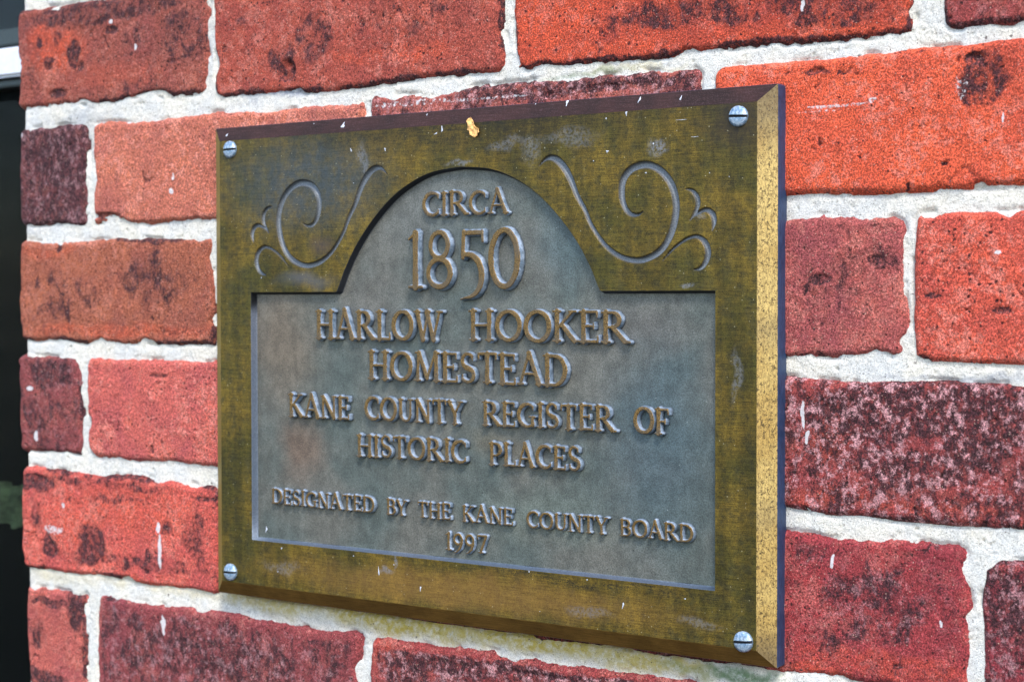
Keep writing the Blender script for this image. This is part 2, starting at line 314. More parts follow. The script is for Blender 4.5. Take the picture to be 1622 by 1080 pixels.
for b in BR:
    inview = b[0] < 290 and b[2] < 214 and b[3] > -204
    hidden = b[0] > -175 and b[1] < 150 and abs((b[2]+b[3])/2) < 100
    step = 0.75 if inview and not hidden else 2.5
    x0, x1, z0, z1 = b[0]-3.2, b[1]+3.2, b[2]-3.2, b[3]+3.2
    nx = int((x1-x0)/step)+1; nz = int((z1-z0)/step)+1
    X, Z = np.meshgrid(np.linspace(x0, x1, nx), np.linspace(z0, z1, nz))
    s = brick_sdf(X, Z, b); sd = b[7]
    pit = paint(X, Z, PIT)
    s2 = s-pit*0.25*(s < 9)
    R = 3.2
    drop = np.where(s2 > R, 0, np.where(s2 > 0, 2.4*((R-s2)/R)**2.2, 2.4+(-s2)*2.6))
    drop = np.minimum(drop, 12)
    surf = 0.55*fbm(X/34, Z/22, sd+3, 3)+0.42*fbm(X/7, Z/7, sd+5, 4, 0.6)+0.16*fbm(X/1.9, Z/1.9, sd+6, 2)
    holes = np.maximum(0, fbm(X/(2.2+1.6*(sd % 3)), Z/(1.8+1.2*(sd % 3)), sd+9, 4, .6)-(0.46+0.05*(sd % 4)))*5
    R2 = np.random.default_rng(sd*13+1)
    for _c in range(5):
        side = R2.integers(4); q = R2.random(); cr = R2.uniform(2, 6.5)
        px_ = b[0]+q*(b[1]-b[0]) if side < 2 else (b[0], b[1])[side-2]; pz_ = (b[2], b[3])[side] if side < 2 else b[2]+q*(b[3]-b[2])
        s2 = s2-2.6*np.exp(-(((X-px_)/cr)**2+((Z-pz_)/(cr*.7))**2))*(1+0.8*fbm(X/2.5, Z/2.5, sd, 2))
    drop = np.where(s2 > R, 0, np.where(s2 > 0, 2.4*((R-s2)/R)**2.2, 2.4+(-s2)*2.6)); drop = np.minimum(drop, 12)
    crk = np.exp(-(fbm(X/24, Z/30, sd+11, 4, .55)/0.022)**2)*sstep(0.12, 0.3, fbm(X/30, Z/26, sd+13, 2))
    surf = surf-0.75*crk
    Y = -(b[8]+surf)+drop+pit*0.8*(0.6+0.8*vnoise(X/3, Z/3, sd))+holes
    cx, cz = (b[0]+b[1])/2, (b[2]+b[3])/2
    V = np.stack([X-cx, Y, Z-cz], -1).reshape(-1, 3)
    V2, FS, loop = back_skirt(V, nx, nz, 97)
    F = np.vstack([grid_faces(nz, nx), FS])
    jx = X+4*fbm(X/9, Z/9, sd+1, 3); jz = Z+4*fbm(X/9, Z/9, sd+2, 3)
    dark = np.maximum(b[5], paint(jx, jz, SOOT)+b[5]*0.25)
    rim = sstep(0.5, 6.5+3*fbm(X/15, Z/15, sd, 2), s)
    if b[6]: dark = dark*(1-b[6]*(1-rim))
    dark = np.maximum(dark, (pit > .3)*0.7); dark = np.maximum(dark, (s < 1.2)*0.25)
    dark = np.maximum(dark, np.minimum(.9, holes*1.2))
    dark = np.maximum(dark, crk*0.75)
    if sd in (1, 2, 3, 4, 5, 7, 13, 16, 17, 20, 21, 9, 25): dark = np.maximum(dark, 0.95*(1-sstep(0.5, 5+3*fbm(X/8, Z/8, sd, 2), s))*sstep(-0.25, 0.2, fbm(X/26, Z/20, sd+2, 3)))
    white = paint(X+1.2*fbm(X/4, Z/4, sd, 2), Z, LIME)
    dark = np.maximum(dark, 1.0*((np.abs(X) < 160) & (Z < -124.5) & (Z > -134)))  # dark band under the plaque: rust, with contact shade painted in
    white = np.maximum(white, 0.42*(1-sstep(1.0, 3.2, s))*sstep(0.18, 0.42, fbm(X/13, Z/9, sd+4, 3)))
    warm = paint(jx, jz, WARM)
    C = np.stack([dark, white, warm], -1).reshape(-1, 3)
    C = np.vstack([C, C[loop]])
    me = mk_mesh("brick", V2, F)
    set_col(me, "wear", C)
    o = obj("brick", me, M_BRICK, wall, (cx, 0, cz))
    c = lin(*b[4]); o.color = (c[0]*K, c[1]*K, c[2]*K, {16: 1.0, 20: .6, 23: .75, 22: .45, 7: .7, 5: .4, 13: .25, 4: .4, 19: .35}.get(b[7], .08))

# mortar: one bed that fills all the joints
OLIVE = [(440,945,90,26,.8),(640,980,140,28,1),(850,1010,140,26,1),(1030,1045,110,22,.9),(260,925,120,14,.35),(100,910,50,14,.3),(1000,110,90,6,.35)]
GREEN = [(1180,1068,60,14,.9),(1100,1060,50,10,.4),(930,118,70,5,.45)]
GREYB = [(445,135,60,18,.85),(400,145,30,12,.5),(120,192,70,12,.35),(60,362,40,10,.35),(1560,600,80,8,.55),(1440,598,60,6,.4),(145,190,12,60,.3),(1250,815,20,14,.3),(330,60,8,80,.25)]
OLIVE, GREEN, GREYB = [[PR(*t[:4])+(t[4],) for t in L] for L in (OLIVE, GREEN, GREYB)]
st = 0.8
x0, x1, z0, z1 = XL+2.5, 452, -276, 278
nx = int((x1-x0)/st)+1; nz = int((z1-z0)/st)+1
X, Z = np.meshgrid(np.linspace(x0, x1, nx), np.linspace(z0, z1, nz))
S = np.full(X.shape, -20.0)
for b in BR:
    m = (X[0] > b[0]-8) & (X[0] < b[1]+8); k = (Z[:, 0] > b[2]-8) & (Z[:, 0] < b[3]+8)
    ix = np.ix_(k, m); S[ix] = np.maximum(S[ix], brick_sdf(X[ix], Z[ix], b))
hol = np.maximum(0, fbm(X/2.6, Z/1.9, 71, 3, .6)-0.52)*6
Y = 0.15-0.55*fbm(X/26, Z/14, 80, 3)-0.22*fbm(X/6, Z/4, 82, 4, .6)-0.12*fbm(X/1.7, Z/1.7, 85, 2)+hol
Y = Y+1.5*np.exp(-((S+0.2)/1.1)**2)*sstep(-0.05, 0.35, fbm(X/11, Z/9, 90, 3))         # joint edge, cut back in places
bead = np.exp(-((Z+132)/6)**2)*((X > -150) & (X < 190))*1.6*(0.7+0.5*fbm(X/9, Z/9, 33, 3)) # fat mortar squeezed under the plaque
Y = Y-bead
Y = Y+4.5*np.exp(-((Z+126.4+0.5*fbm(X/7, Z/30, 12, 3))/1.3)**2)*((X > -158) & (X < 168))*(0.5+1.0*vnoise(X/16, Z/50, 5))
Y = Y+4.0*sstep(5, 0, X-x0)**2                                     # rounded at the corner
keepv = (S < 5.0)
fm = keepv[:-1, :-1] | keepv[1:, 1:] | keepv[:-1, 1:] | keepv[1:, :-1]
inner = (np.abs(X) < 160) & (np.abs(Z) < 112)
fm &= ~inner[:-1, :-1]
V = np.stack([X, Y, Z], -1).reshape(-1, 3)
jx = X+5*fbm(X/9, Z/9, 1, 3); jz = Z+4*fbm(X/9, Z/9, 2, 3)
C = np.stack([paint(jx, jz, OLIVE), paint(jx, jz, GREEN), paint(jx, jz, GREYB)], -1).reshape(-1, 3)
V2, FS, loop = back_skirt(V, nx, nz, 95)
C = np.vstack([C, C[loop]*0])
F = np.vstack([grid_faces(nz, nx, fm), FS])
V2, F, C = compact(V2, F, C)
me = mk_mesh("mortar", V2, F); set_col(me, "stain", C)
obj("mortar", me, M_MORTAR, wall)

# ------------------------------------------------------------------ materials: plaque
def bronze_material():
    n = NT("brushed_bronze")
    w = n.warped(0.06, 14)
    big = n.noise(0.03, 7, 0.68); mid = n.noise(0.16, 8, 0.72)
    brush = n.noise(1.0, 3, 0.7, vec=n.vec((0.10, 0.5, 3.4))); brush2 = n.noise(1.0, 2, 0.7, vec=n.vec((2.6, 0.5, 0.12), (3, 0, 9)))
    grain = n.noise(2.2, 3, 0.75)
    col = n.mix(n.ramp(big, 0.35, 0.65), lin(76, 69, 25), lin(114, 92, 32))
    col = n.mix(n.ramp(mid, 0.44, 0.64, 0, 0.62), col, lin(56, 54, 34))
    g = n.math('ADD', n.math('MULTIPLY', brush, 0.30), n.math('ADD', n.math('MULTIPLY', grain, 0.4), n.math('MULTIPLY', n.noise(0.8, 5, 0.8), 0.3)))
    col = n.mul(col, n.ramp(g, 0.38, 0.62, 0.3, 1.75))
    runs = n.noise(1.0, 5, 0.65, vec=n.vec((0.16, 0.5, 0.018), (2, 0, 2)))
    col = n.mul(col, n.ramp(runs, 0.38, 0.62, 0.78, 1.14))
    # tarnish: blue grey bloom upper left, dark band under the top bevel, rubbed brown at the foot
    t1 = n.blob(-98, 94, 78, 36, 0.8, w); t1 = n.math('MULTIPLY', t1, n.ramp(mid, 0.3, 0.6, 0.5, 1.0))
    col = n.mix(n.math('MULTIPLY', t1, 0.8), col, n.mul(lin(72, 80, 84), n.ramp(g, 0.36, 0.64, 0.5, 1.4)))
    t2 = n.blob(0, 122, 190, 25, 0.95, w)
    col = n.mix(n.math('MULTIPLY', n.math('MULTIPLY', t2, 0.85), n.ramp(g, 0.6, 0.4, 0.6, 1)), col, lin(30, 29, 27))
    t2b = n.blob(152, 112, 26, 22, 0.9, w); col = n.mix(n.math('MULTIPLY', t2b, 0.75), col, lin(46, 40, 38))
    t3 = n.blob(0, -108, 170, 13, 0.8, w)
    col = n.mix(n.math('MULTIPLY', t3, 0.55), col, n.mul(lin(150, 112, 58), n.ramp(g, 0.36, 0.64, 0.6, 1.4)))
    t4 = n.blob(-100, 44, 30, 6, 0.9, w); col = n.mix(n.math('MULTIPLY', t4, 0.6), col, lin(92, 96, 104))
    t4b = n.blob(-88, 60, 14, 8, 0.9, w); col = n.mix(n.math('MULTIPLY', t4b, 0.5), col, lin(72, 62, 74))
    t5 = n.blob(60, -97, 110, 3.2, 0.9, w); col = n.mix(n.math('MULTIPLY', n.math('MULTIPLY', t5, 0.8), n.ramp(g, 0.52, 0.46)), col, lin(34, 34, 34))
    # dry whitish smears
    for (px, py, rx, ry, am) in ((1040, 232, 22, 16, .55), (900, 215, 60, 20, .25), (1110, 340, 18, 10, .35), (610, 908, 16, 8, .5), (625, 890, 4, 22, .45), (930, 970, 50, 12, .3), (1110, 985, 50, 14, .3), (730, 255, 30, 8, .4), (575, 255, 10, 40, .35), (1085, 452, 14, 8, .5), (1165, 600, 8, 60, .35), (450, 900, 40, 12, .3), (840, 240, 22, 34, .3), (800, 225, 40, 12, .3)):
        cx, cz, ex, ez = PR(px, py, rx, ry, -13.1)
        b = n.blob(cx, cz, ex, ez, 0.7, w)
        col = n.mix(n.math('MULTIPLY', n.math('MULTIPLY', b, am), n.ramp(n.noise(0.7, 5, 0.7), 0.38, 0.58)), col, lin(150, 152, 160))
    vd, vc = n.voro(0.55); keep = n.ramp(n.sep(vc)[0], 0.86, 0.87)
    sp = n.math('MULTIPLY', n.math('LESS_THAN', n.math('ADD', vd, n.math('MULTIPLY', n.math('SUBTRACT', grain, .5), .4)), 0.12), keep)
    col = n.mix(n.math('MULTIPLY', sp, 0.6), col, lin(206, 196, 160))
    # grooves keep a blue grey film
    ga = n.sep(n.attr("groove").outputs['Color']); gr = ga[0]
    col = n.mix(n.math('MULTIPLY', gr, 0.9), col, n.mix(n.ramp(grain, 0.4, 0.6), lin(92, 100, 108), lin(126, 134, 144)))
    col = n.mix(n.math('MULTIPLY', ga[1], 0.7), col, lin(30, 30, 30))  # dark groove edges: shade painted into the colour
    h = n.math('ADD', n.math('MULTIPLY', brush, 0.6), n.math('MULTIPLY', grain, 0.7))
    return n.out(col, n.ramp(g, 0.3, 0.7, 0.42, 0.6), n.ramp(gr, 0, 1, 0.55, 0.25), n.bump(h, 0.10, 1.0), 0.5)
def bevel_material(name, c1, c2, speck, speck_am, along_x=True, rough=0.5, metal=0.5, gs=1.7):
    n = NT(name)
    vec = n.vec((0.10, 1, 2.6)) if along_x else n.vec((2.6, 1, 0.25))
    brush = n.noise(1.0, 4, 0.7, vec=vec); grain = n.noise(gs, 4, 0.75); big = n.noise(0.05, 4, 0.6)
    col = n.mix(n.ramp(big, 0.35, 0.65), c1, c2)
    col = n.mul(col, n.ramp(brush, 0.32, 0.68, 0.62, 1.3)); col = n.mul(col, n.ramp(grain, 0.3, 0.7, 0.75, 1.25))
    s = n.ramp(n.math('ADD', n.math('MULTIPLY', grain, 0.7), n.math('MULTIPLY', brush, 0.3)), 0.53, 0.58)
    col = n.mix(n.math('MULTIPLY', s, speck_am), col, speck)
    h = n.math('ADD', n.math('MULTIPLY', brush, 0.6), n.math('MULTIPLY', grain, 0.6))
    return n, col, n.bump(h, 0.14, 1.0), rough, metal
def fin(t): n, col, nb, r, m = t; return n.out(col, r, m, nb, 0.4)
M_FRAME = bronze_material()
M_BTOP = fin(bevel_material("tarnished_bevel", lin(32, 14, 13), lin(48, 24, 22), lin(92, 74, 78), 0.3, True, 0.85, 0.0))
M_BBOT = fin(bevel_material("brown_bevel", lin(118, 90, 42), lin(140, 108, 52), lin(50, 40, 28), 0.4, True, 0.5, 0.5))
_br = bevel_material("pale_gold_bevel", lin(180, 148, 82), lin(198, 170, 104), lin(44, 34, 20), 0.92, False, 0.45, 0.35, 0.8)  # right bevel: paler gold than the other bevels, with dark specks
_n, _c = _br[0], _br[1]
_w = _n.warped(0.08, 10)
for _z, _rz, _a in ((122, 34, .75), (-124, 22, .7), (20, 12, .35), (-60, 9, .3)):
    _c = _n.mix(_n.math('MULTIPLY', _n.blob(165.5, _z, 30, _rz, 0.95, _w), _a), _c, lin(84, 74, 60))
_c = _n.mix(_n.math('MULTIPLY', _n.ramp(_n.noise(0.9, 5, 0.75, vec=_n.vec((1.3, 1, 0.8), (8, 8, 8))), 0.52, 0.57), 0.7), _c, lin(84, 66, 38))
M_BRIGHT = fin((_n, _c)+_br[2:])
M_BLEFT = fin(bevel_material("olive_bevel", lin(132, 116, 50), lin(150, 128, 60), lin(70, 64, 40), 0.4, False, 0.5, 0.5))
M_RIM = fin(bevel_material("blue_black_rim", lin(34, 56, 90), lin(46, 68, 102), lin(22, 30, 48), 0.5, False, 0.5, 0.1))  # the rim's blue reflection is put into its colour

def panel_material():
    n = NT("weathered_bronze")
    w = n.warped(0.05, 20)
    big = n.noise(0.02, 4, 0.55); mid = n.noise(0.11, 6, 0.6); grain = n.noise(1.6, 4, 0.7)
    col = n.mix(n.ramp(big, 0.35, 0.65), lin(86, 94, 90), lin(104, 103, 96))
    for (cx, cz, rx, rz, c, am) in ((-118, 10, 36, 50, (116, 102, 86), .75), (-108, -45, 24, 24, (116, 92, 76), .7), (-20, 80, 60, 30, (106, 108, 104), .7), (-60, 30, 40, 30, (112, 104, 96), .5), (110, -30, 44, 70, (72, 90, 98), .7), (20, -36, 26, 10, (116, 104, 84), .5), (100, 20, 40, 20, (104, 100, 96), .5), (45, -70, 60, 18, (110, 118, 108), .5), (60, 60, 26, 30, (84, 102, 106), .6)):
        col = n.mix(n.math('MULTIPLY', n.blob(cx, cz, rx, rz, 0.9, w), am), col, lin(*c))
    streak = n.noise(1.0, 3, 0.6, vec=n.vec((0.35, 1, 0.04)))
    col = n.mul(col, n.ramp(streak, 0.35, 0.65, 0.95, 1.05))
    col = n.mul(col, n.ramp(mid, 0.35, 0.65, 0.82, 1.16)); col = n.mul(col, n.ramp(grain, 0.32, 0.68, 0.62, 1.4))
    vd, vc = n.voro(0.35); keep = n.ramp(n.math('ADD', n.sep(vc)[0], n.math('MULTIPLY', n.math('SUBTRACT', n.noise(0.03, 3, .6), 0.5), 0.9)), 0.80, 0.82)
    pore = n.math('MULTIPLY', n.math('LESS_THAN', n.math('ADD', vd, n.math('MULTIPLY', n.math('SUBTRACT', grain, .5), .5)), 0.11), keep)
    col = n.mix(n.math('MULTIPLY', pore, 0.7), col, lin(34, 40, 40))
    vd2, vc2 = n.voro(0.5, vec=n.vec((1, 1, 1), (9, 2, 5))); keep2 = n.ramp(n.sep(vc2)[0], 0.92, 0.93)
    fl = n.math('MULTIPLY', n.math('LESS_THAN', vd2, 0.09), keep2); col = n.mix(n.math('MULTIPLY', fl, 0.6), col, lin(200, 206, 204))
    # blue grey sky reflection painted on the sloping walls of the recess
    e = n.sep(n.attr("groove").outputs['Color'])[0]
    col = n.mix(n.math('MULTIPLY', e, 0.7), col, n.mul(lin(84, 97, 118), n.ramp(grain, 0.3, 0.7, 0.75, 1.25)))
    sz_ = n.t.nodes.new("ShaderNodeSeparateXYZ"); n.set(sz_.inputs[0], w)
    grime_shade = n.math('MULTIPLY', e, n.ramp(sz_.outputs[2], 24, 36))
    col = n.mix(n.math('MULTIPLY', grime_shade, 0.9), col, lin(26, 26, 28))  # arch walls: tarnish, with the shade under the arch painted dark
    h = n.math('ADD', n.math('MULTIPLY', mid, 1.2), n.math('MULTIPLY', grain, 0.55)); h = n.math('SUBTRACT', h, n.math('MULTIPLY', pore, 0.5))
    return n.out(col, 0.5, 0.35, n.bump(h, 0.22, 1.0), 0.5)
M_PANEL = panel_material()
def letter_material():
    n = NT("raised_bronze_lettering")
    f = n.sep(n.attr("face").outputs['Color'])[0]
    grain = n.noise(1.9, 4, 0.75); mid = n.noise(0.25, 4, 0.6)
    g2 = n.noise(0.05, 3, 0.6, vec=None)
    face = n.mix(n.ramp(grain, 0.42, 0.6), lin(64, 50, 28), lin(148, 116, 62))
    side = n.mix(n.ramp(mid, 0.35, 0.65), lin(112, 130, 148), lin(168, 184, 204))  # letter sides: blue grey patina with sky reflection painted in
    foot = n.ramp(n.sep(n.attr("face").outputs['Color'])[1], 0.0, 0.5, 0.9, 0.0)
    side = n.mix(foot, side, lin(36, 40, 42))  # dark foot: grime, and contact shade painted round each letter
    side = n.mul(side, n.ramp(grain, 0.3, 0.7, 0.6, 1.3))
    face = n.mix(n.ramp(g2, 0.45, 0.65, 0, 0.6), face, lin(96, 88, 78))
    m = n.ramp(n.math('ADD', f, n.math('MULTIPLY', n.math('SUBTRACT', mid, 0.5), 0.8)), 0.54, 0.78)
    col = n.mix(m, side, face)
    return n.out(col, 0.38, 0.4, n.bump(n.math('ADD', grain, n.math('MULTIPLY', mid, 1.0)), 0.22, 1.0), 0.5)
M_LETTER = letter_material()

# ------------------------------------------------------------------ plaque
FX, FZ, T1, T2, BV = 169.0, 125.3, 8.7, 13.1, 7.5
DEPTH, DRAFT = 3.6, 1.0
plaque = thing("plaque", "bronze history plaque with raised lettering and scrolls, screwed to the brick wall", "plaque", (0, 0, 0))

def catmull(pts, n=8, closed=False):
    pts = [np.array(p, float) for p in pts]; out = []
    for i in range(len(pts)-1):
        p0 = pts[max(i-1, 0)]; p1 = pts[i]; p2 = pts[i+1]; p3 = pts[min(i+2, len(pts)-1)]
        for k in range(n):
            t = k/n
            out.append(0.5*((2*p1)+(-p0+p2)*t+(2*p0-5*p1+4*p2-p3)*t*t+(-p0+3*p1-3*p2+p3)*t**3))
    out.append(pts[-1]); return np.array(out)
half = [(79.8, 37.6), (77.6, 42), (74.4, 48.6), (66.8, 60.6), (56, 73), (44, 83.4), (31.5, 90.6), (17.5, 95.4), (0, 97.2)]
hc = catmull(half, 7)
CX = 1.4
arch = np.vstack([np.stack([CX+hc[:, 0], hc[:, 1]], -1), np.stack([CX-hc[::-1][1:, 0], hc[::-1][1:, 1]], -1)])
def seg(a, b, n): return [tuple(np.array(a)*(1-t)+np.array(b)*t) for t in np.linspace(0, 1, n+1)[:-1]]
PL, PRt, PT, PB = -139.0, 141.2, 37.2, -94.0
outl = seg((PL, PT), (PL, PB), 10)+seg((PL, PB), (PRt, PB), 20)+seg((PRt, PB), (PRt, PT), 10)+seg((PRt, PT), (CX+79.8, PT), 5)+[(CX+80.6, PT)]+[tuple(p) for p in arch]+[(CX-80.6, PT)]+seg((CX-81.5, PT), (PL, PT), 5)
O = np.array(outl)                 # counter-clockwise
def offset(O, d):                  # inward offset with mitres (limited)
    a = np.roll(O, 1, 0); b = np.roll(O, -1, 0)
    def nrm(v): return v/np.maximum(np.linalg.norm(v, axis=1, keepdims=True), 1e-9)
    t1 = nrm(O-a); t2 = nrm(b-O); n1 = np.stack([-t1[:, 1], t1[:, 0]], -1); n2 = np.stack([-t2[:, 1], t2[:, 0]], -1)
    m = n1+n2; k = np.sum(m*n1, 1, keepdims=True); k = np.maximum(k, 0.35)
    return O+m/k*d
# scroll grooves, right one traced, left one its mirror image
MAIN = [(47.2, 95.3), (51.6, 98.6), (56.2, 98.4), (60.8, 94.9), (64.8, 89.1), (68.7, 80.9), (72.7, 74.7), (76.0, 68.1), (81.1, 61.0), (86.6, 55.8), (93.2, 52.2), (100.8, 50.7), (107.2, 51.8), (113.6, 55.3), (118.3, 61.6), (120.9, 69.7), (121.2, 76.9), (118.8, 84.2), (114.1, 89.8), (108.3, 92.9), (102.9, 93.2), (97.5, 91.4), (93.7, 87.0), (92.9, 80.6), (94.5, 75.0), (97.5, 71.7), (101.3, 71.1), (104.2, 72.7)]
MW = [.05, .8, 1.5, 1.75, 1.55, 1.25, 1.05, .95, .95, 1.05, 1.2, 1.3, 1.4, 1.5, 1.6, 1.7, 1.7, 1.7, 1.6, 1.55, 1.6, 1.65, 1.65, 1.55, 1.25, 1.0, .6, .08]
L1 = [(126.1, 81.8), (129.2, 81.1), (131.8, 78.3), (132.3, 74.7), (130.8, 71.2), (128.4, 68.1)]; W1 = [.1, .7, 1.1, 1.1, .8, .15]
L2 = [(128.4, 68.4), (132.4, 71.1), (136.5, 72.3), (139.5, 70.5), (140.5, 67.3), (139.5, 63.4)]; W2 = [.15, .6, 1.0, 1.3, 1.1, .2]
L3 = [(114.4, 50.6), (119.9, 55.7), (126.2, 59.6), (131.8, 60.8), (136.0, 58.1), (137.5, 53.6), (136.0, 49.2), (133.4, 46.8), (130.5, 46.3)]; W3 = [.1, .5, .6, .8, 1.3, 1.4, 1.2, .8, .15]
grooves = []
for pts, ws in ((MAIN, MW), (L1, W1), (L2, W2), (L3, W3)):
    c = catmull([(p[0], p[1], w) for p, w in zip(pts, ws)], 6)
    grooves.append(c); m = c.copy(); m[:, 0] = 2*1.3-m[:, 0]; grooves.append(m)
def groove_field(Q):
    """signed distance outside groove edge (negative inside) and local half width"""
    best = np.full(len(Q), 99.0); hw = np.ones(len(Q))
    for g in grooves:
        a = g[:-1, :2]; b = g[1:, :2]; wa = g[:-1, 2]; wb = g[1:, 2]
        lo = g[:, :2].min(0)-4; hi = g[:, :2].max(0)+4
        m = np.where((Q[:, 0] > lo[0]) & (Q[:, 0] < hi[0]) & (Q[:, 1] > lo[1]) & (Q[:, 1] < hi[1]))[0]
        if not len(m): continue
        q = Q[m][:, None]; ab = (b-a)[None]; t = np.clip(np.sum((q-a[None])*ab, -1)/np.maximum(np.sum(ab*ab, -1), 1e-9), 0, 1)
        d = np.linalg.norm(q-(a[None]+ab*t[..., None]), axis=-1); w = wa[None]*(1-t)+wb[None]*t
        e = d-w; k = e.argmin(1); ee = e[np.arange(len(m)), k]; ww = w[np.arange(len(m)), k]
        up = ee < best[m]; best[m[up]] = ee[up]; hw[m[up]] = ww[up]
    return best, hw
# frame front: triangulated sheet with the recess cut out and the grooves modelled
ix, iz = FX-BV, FZ-BV
rect = seg((-ix, -iz), (ix, -iz), 20)+seg((ix, -iz), (ix, iz), 16)+seg((ix, iz), (-ix, iz), 20)+seg((-ix, iz), (-ix, -iz), 16)
h = 0.42
gx, gz = np.meshgrid(np.arange(-146, 146, h), np.arange(40, 106, h*0.87)); gx[1::2] += h/2
Q = np.stack([gx.ravel(), gz.ravel()], -1)
e, w = groove_field(Q); near = e < 0.9
def inside_recess(Q, mrg=0.0):
    x, z = Q[:, 0], Q[:, 1]
    a = (x > PL-mrg) & (x < PRt+mrg) & (z > PB-mrg) & (z < PT+mrg)
    hx = np.interp(z, hc[:, 1], hc[:, 0]); 
    return a | ((z >= PT-.5) & (z < 97.2+mrg) & (np.abs(x-CX) < hx+mrg))
Q = Q[near & ~inside_recess(Q, 0.5)]
cg = [(x, z) for x in np.arange(-156, 160, 8) for z in np.arange(-112, 116, 8)]
cg = np.array(cg); e2, _ = groove_field(cg); cg = cg[(e2 > 1.5) & ~inside_recess(cg, 2)]
Q = np.vstack([Q, cg])
nr, no = len(rect), len(O)
pts = [Vector((float(p[0]), float(p[1]))) for p in list(rect)+[tuple(p) for p in O]+[tuple(q) for q in Q]]
edges = [(i, (i+1) % nr) for i in range(nr)]+[(nr+i, nr+(i+1) % no) for i in range(no)]
vv, ee_, ff, *_ = delaunay_2d_cdt(pts, edges, [], 1, 1e-5)
VV = np.array([(v.x, v.y) for v in vv]); FFa = np.array([f for f in ff if len(f) == 3])
cen = VV[FFa].mean(1)
def poly_in(Q, Pg):
    c = np.zeros(len(Q), bool); a = Pg; b = np.roll(Pg, -1, 0)
    for (x0_, z0_), (x1_, z1_) in zip(a, b):
        if z0_ == z1_: continue
        cond = ((z0_ > Q[:, 1]) != (z1_ > Q[:, 1])) & (Q[:, 0] < (x1_-x0_)*(Q[:, 1]-z0_)/(z1_-z0_)+x0_)
        c ^= cond
    return c
keep = ~poly_in(cen, O) & (np.abs(cen[:, 0]) < ix) & (np.abs(cen[:, 1]) < iz)
FFa = FFa[keep]
area = np.cross(VV[FFa[:, 1]]-VV[FFa[:, 0]], VV[FFa[:, 2]]-VV[FFa[:, 0]])
FFa[area < 0] = FFa[area < 0][:, ::-1]
FFa = FFa[:, ::1]
e, w = groove_field(VV)
gd = np.where(e < 0.12, (0.65+0.75*np.clip(w, 0, 1.7))*sstep(0.12, -np.maximum(w*0.42, 0.12), e), 0)
gcol = sstep(0.1, -0.25, e); edge_shade = np.exp(-((e+0.05)/0.22)**2)*(e < 2)
V3 = np.stack([VV[:, 0], -T2+gd, VV[:, 1]], -1)
V3, FFa, gcol, edge_shade = compact(V3, FFa, gcol, edge_shade)
me = mk_mesh("frame", V3, FFa)
set_col(me, "groove", np.stack([gcol, edge_shade, gcol], -1))
frame = obj("frame", me, M_FRAME, plaque); frame["label"] = "olive bronze face with two engraved scrolls"

# recess wall and panel floor
rings = [(0.0, -T2), (0.10, -T2+0.12), (0.35, -T2+0.5), (DRAFT-0.35, -T2+DEPTH-0.45), (DRAFT, -T2+DEPTH-0.08), (DRAFT+0.5, -T2+DEPTH)]
Vr = []; Fr = []; Cr = []
for k, (d, y) in enumerate(rings):
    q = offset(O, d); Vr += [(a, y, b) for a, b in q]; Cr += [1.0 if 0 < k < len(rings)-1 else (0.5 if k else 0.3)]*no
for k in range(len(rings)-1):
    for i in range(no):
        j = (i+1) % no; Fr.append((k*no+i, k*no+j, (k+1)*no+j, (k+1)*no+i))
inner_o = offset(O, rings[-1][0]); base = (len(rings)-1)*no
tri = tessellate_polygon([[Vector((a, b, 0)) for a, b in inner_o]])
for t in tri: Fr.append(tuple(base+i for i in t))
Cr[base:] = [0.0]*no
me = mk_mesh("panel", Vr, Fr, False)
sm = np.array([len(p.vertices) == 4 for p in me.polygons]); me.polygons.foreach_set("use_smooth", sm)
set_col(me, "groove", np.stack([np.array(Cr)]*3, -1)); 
import bmesh
bm = bmesh.new(); bm.from_mesh(me); bmesh.ops.recalc_face_normals(bm, faces=bm.faces)
bm.faces.ensure_lookup_table()
big = max(bm.faces, key=lambda f: f.calc_area())
if big.normal.y > 0: bmesh.ops.reverse_faces(bm, faces=bm.faces)
bm.to_mesh(me); bm.free()
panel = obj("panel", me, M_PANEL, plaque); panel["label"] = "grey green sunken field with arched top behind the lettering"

# bevels and rim
def quadmesh(name, P4, mat, lab=None, n=1):
    me = mk_mesh(name, P4, [(0, 1, 2, 3)], False); o = obj(name, me, mat, plaque)
    if lab: o["label"] = lab
    return o
def bevel_strip(a, b, ai, bi, mat, lab):
    # a,b outer corners; ai,bi inner corners (x,z); with slightly eased arrises
    a, b, ai, bi = [np.array(t, float) for t in (a, b, ai, bi)]
    rows = [(0.0, -T1+0.35), (0.04, -T1-0.02), (0.95, -T2+0.16), (1.0, -T2)]
    Vb = []; n = 24
    for r, y in rows:
        p = a+(ai-a)*r; q = b+(bi-b)*r
        for k in range(n+1):
            t = p+(q-p)*k/n; Vb.append((t[0], y, t[1]))
    Fb = [(r*(n+1)+k, r*(n+1)+k+1, (r+1)*(n+1)+k+1, (r+1)*(n+1)+k) for r in range(3) for k in range(n)]
    me = mk_mesh("bevel", Vb, Fb, False); o = obj("bevel", me, mat, plaque); o["label"] = lab
co = [(-FX, -FZ), (FX, -FZ), (FX, FZ), (-FX, FZ)]; ci = [(-ix, -iz), (ix, -iz), (ix, iz), (-ix, iz)]
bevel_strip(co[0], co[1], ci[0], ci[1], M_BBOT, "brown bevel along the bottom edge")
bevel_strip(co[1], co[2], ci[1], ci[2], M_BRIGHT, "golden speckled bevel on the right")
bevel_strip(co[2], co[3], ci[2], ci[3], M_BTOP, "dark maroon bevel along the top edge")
bevel_strip(co[3], co[0], ci[3], ci[0], M_BLEFT, "narrow olive bevel on the left")
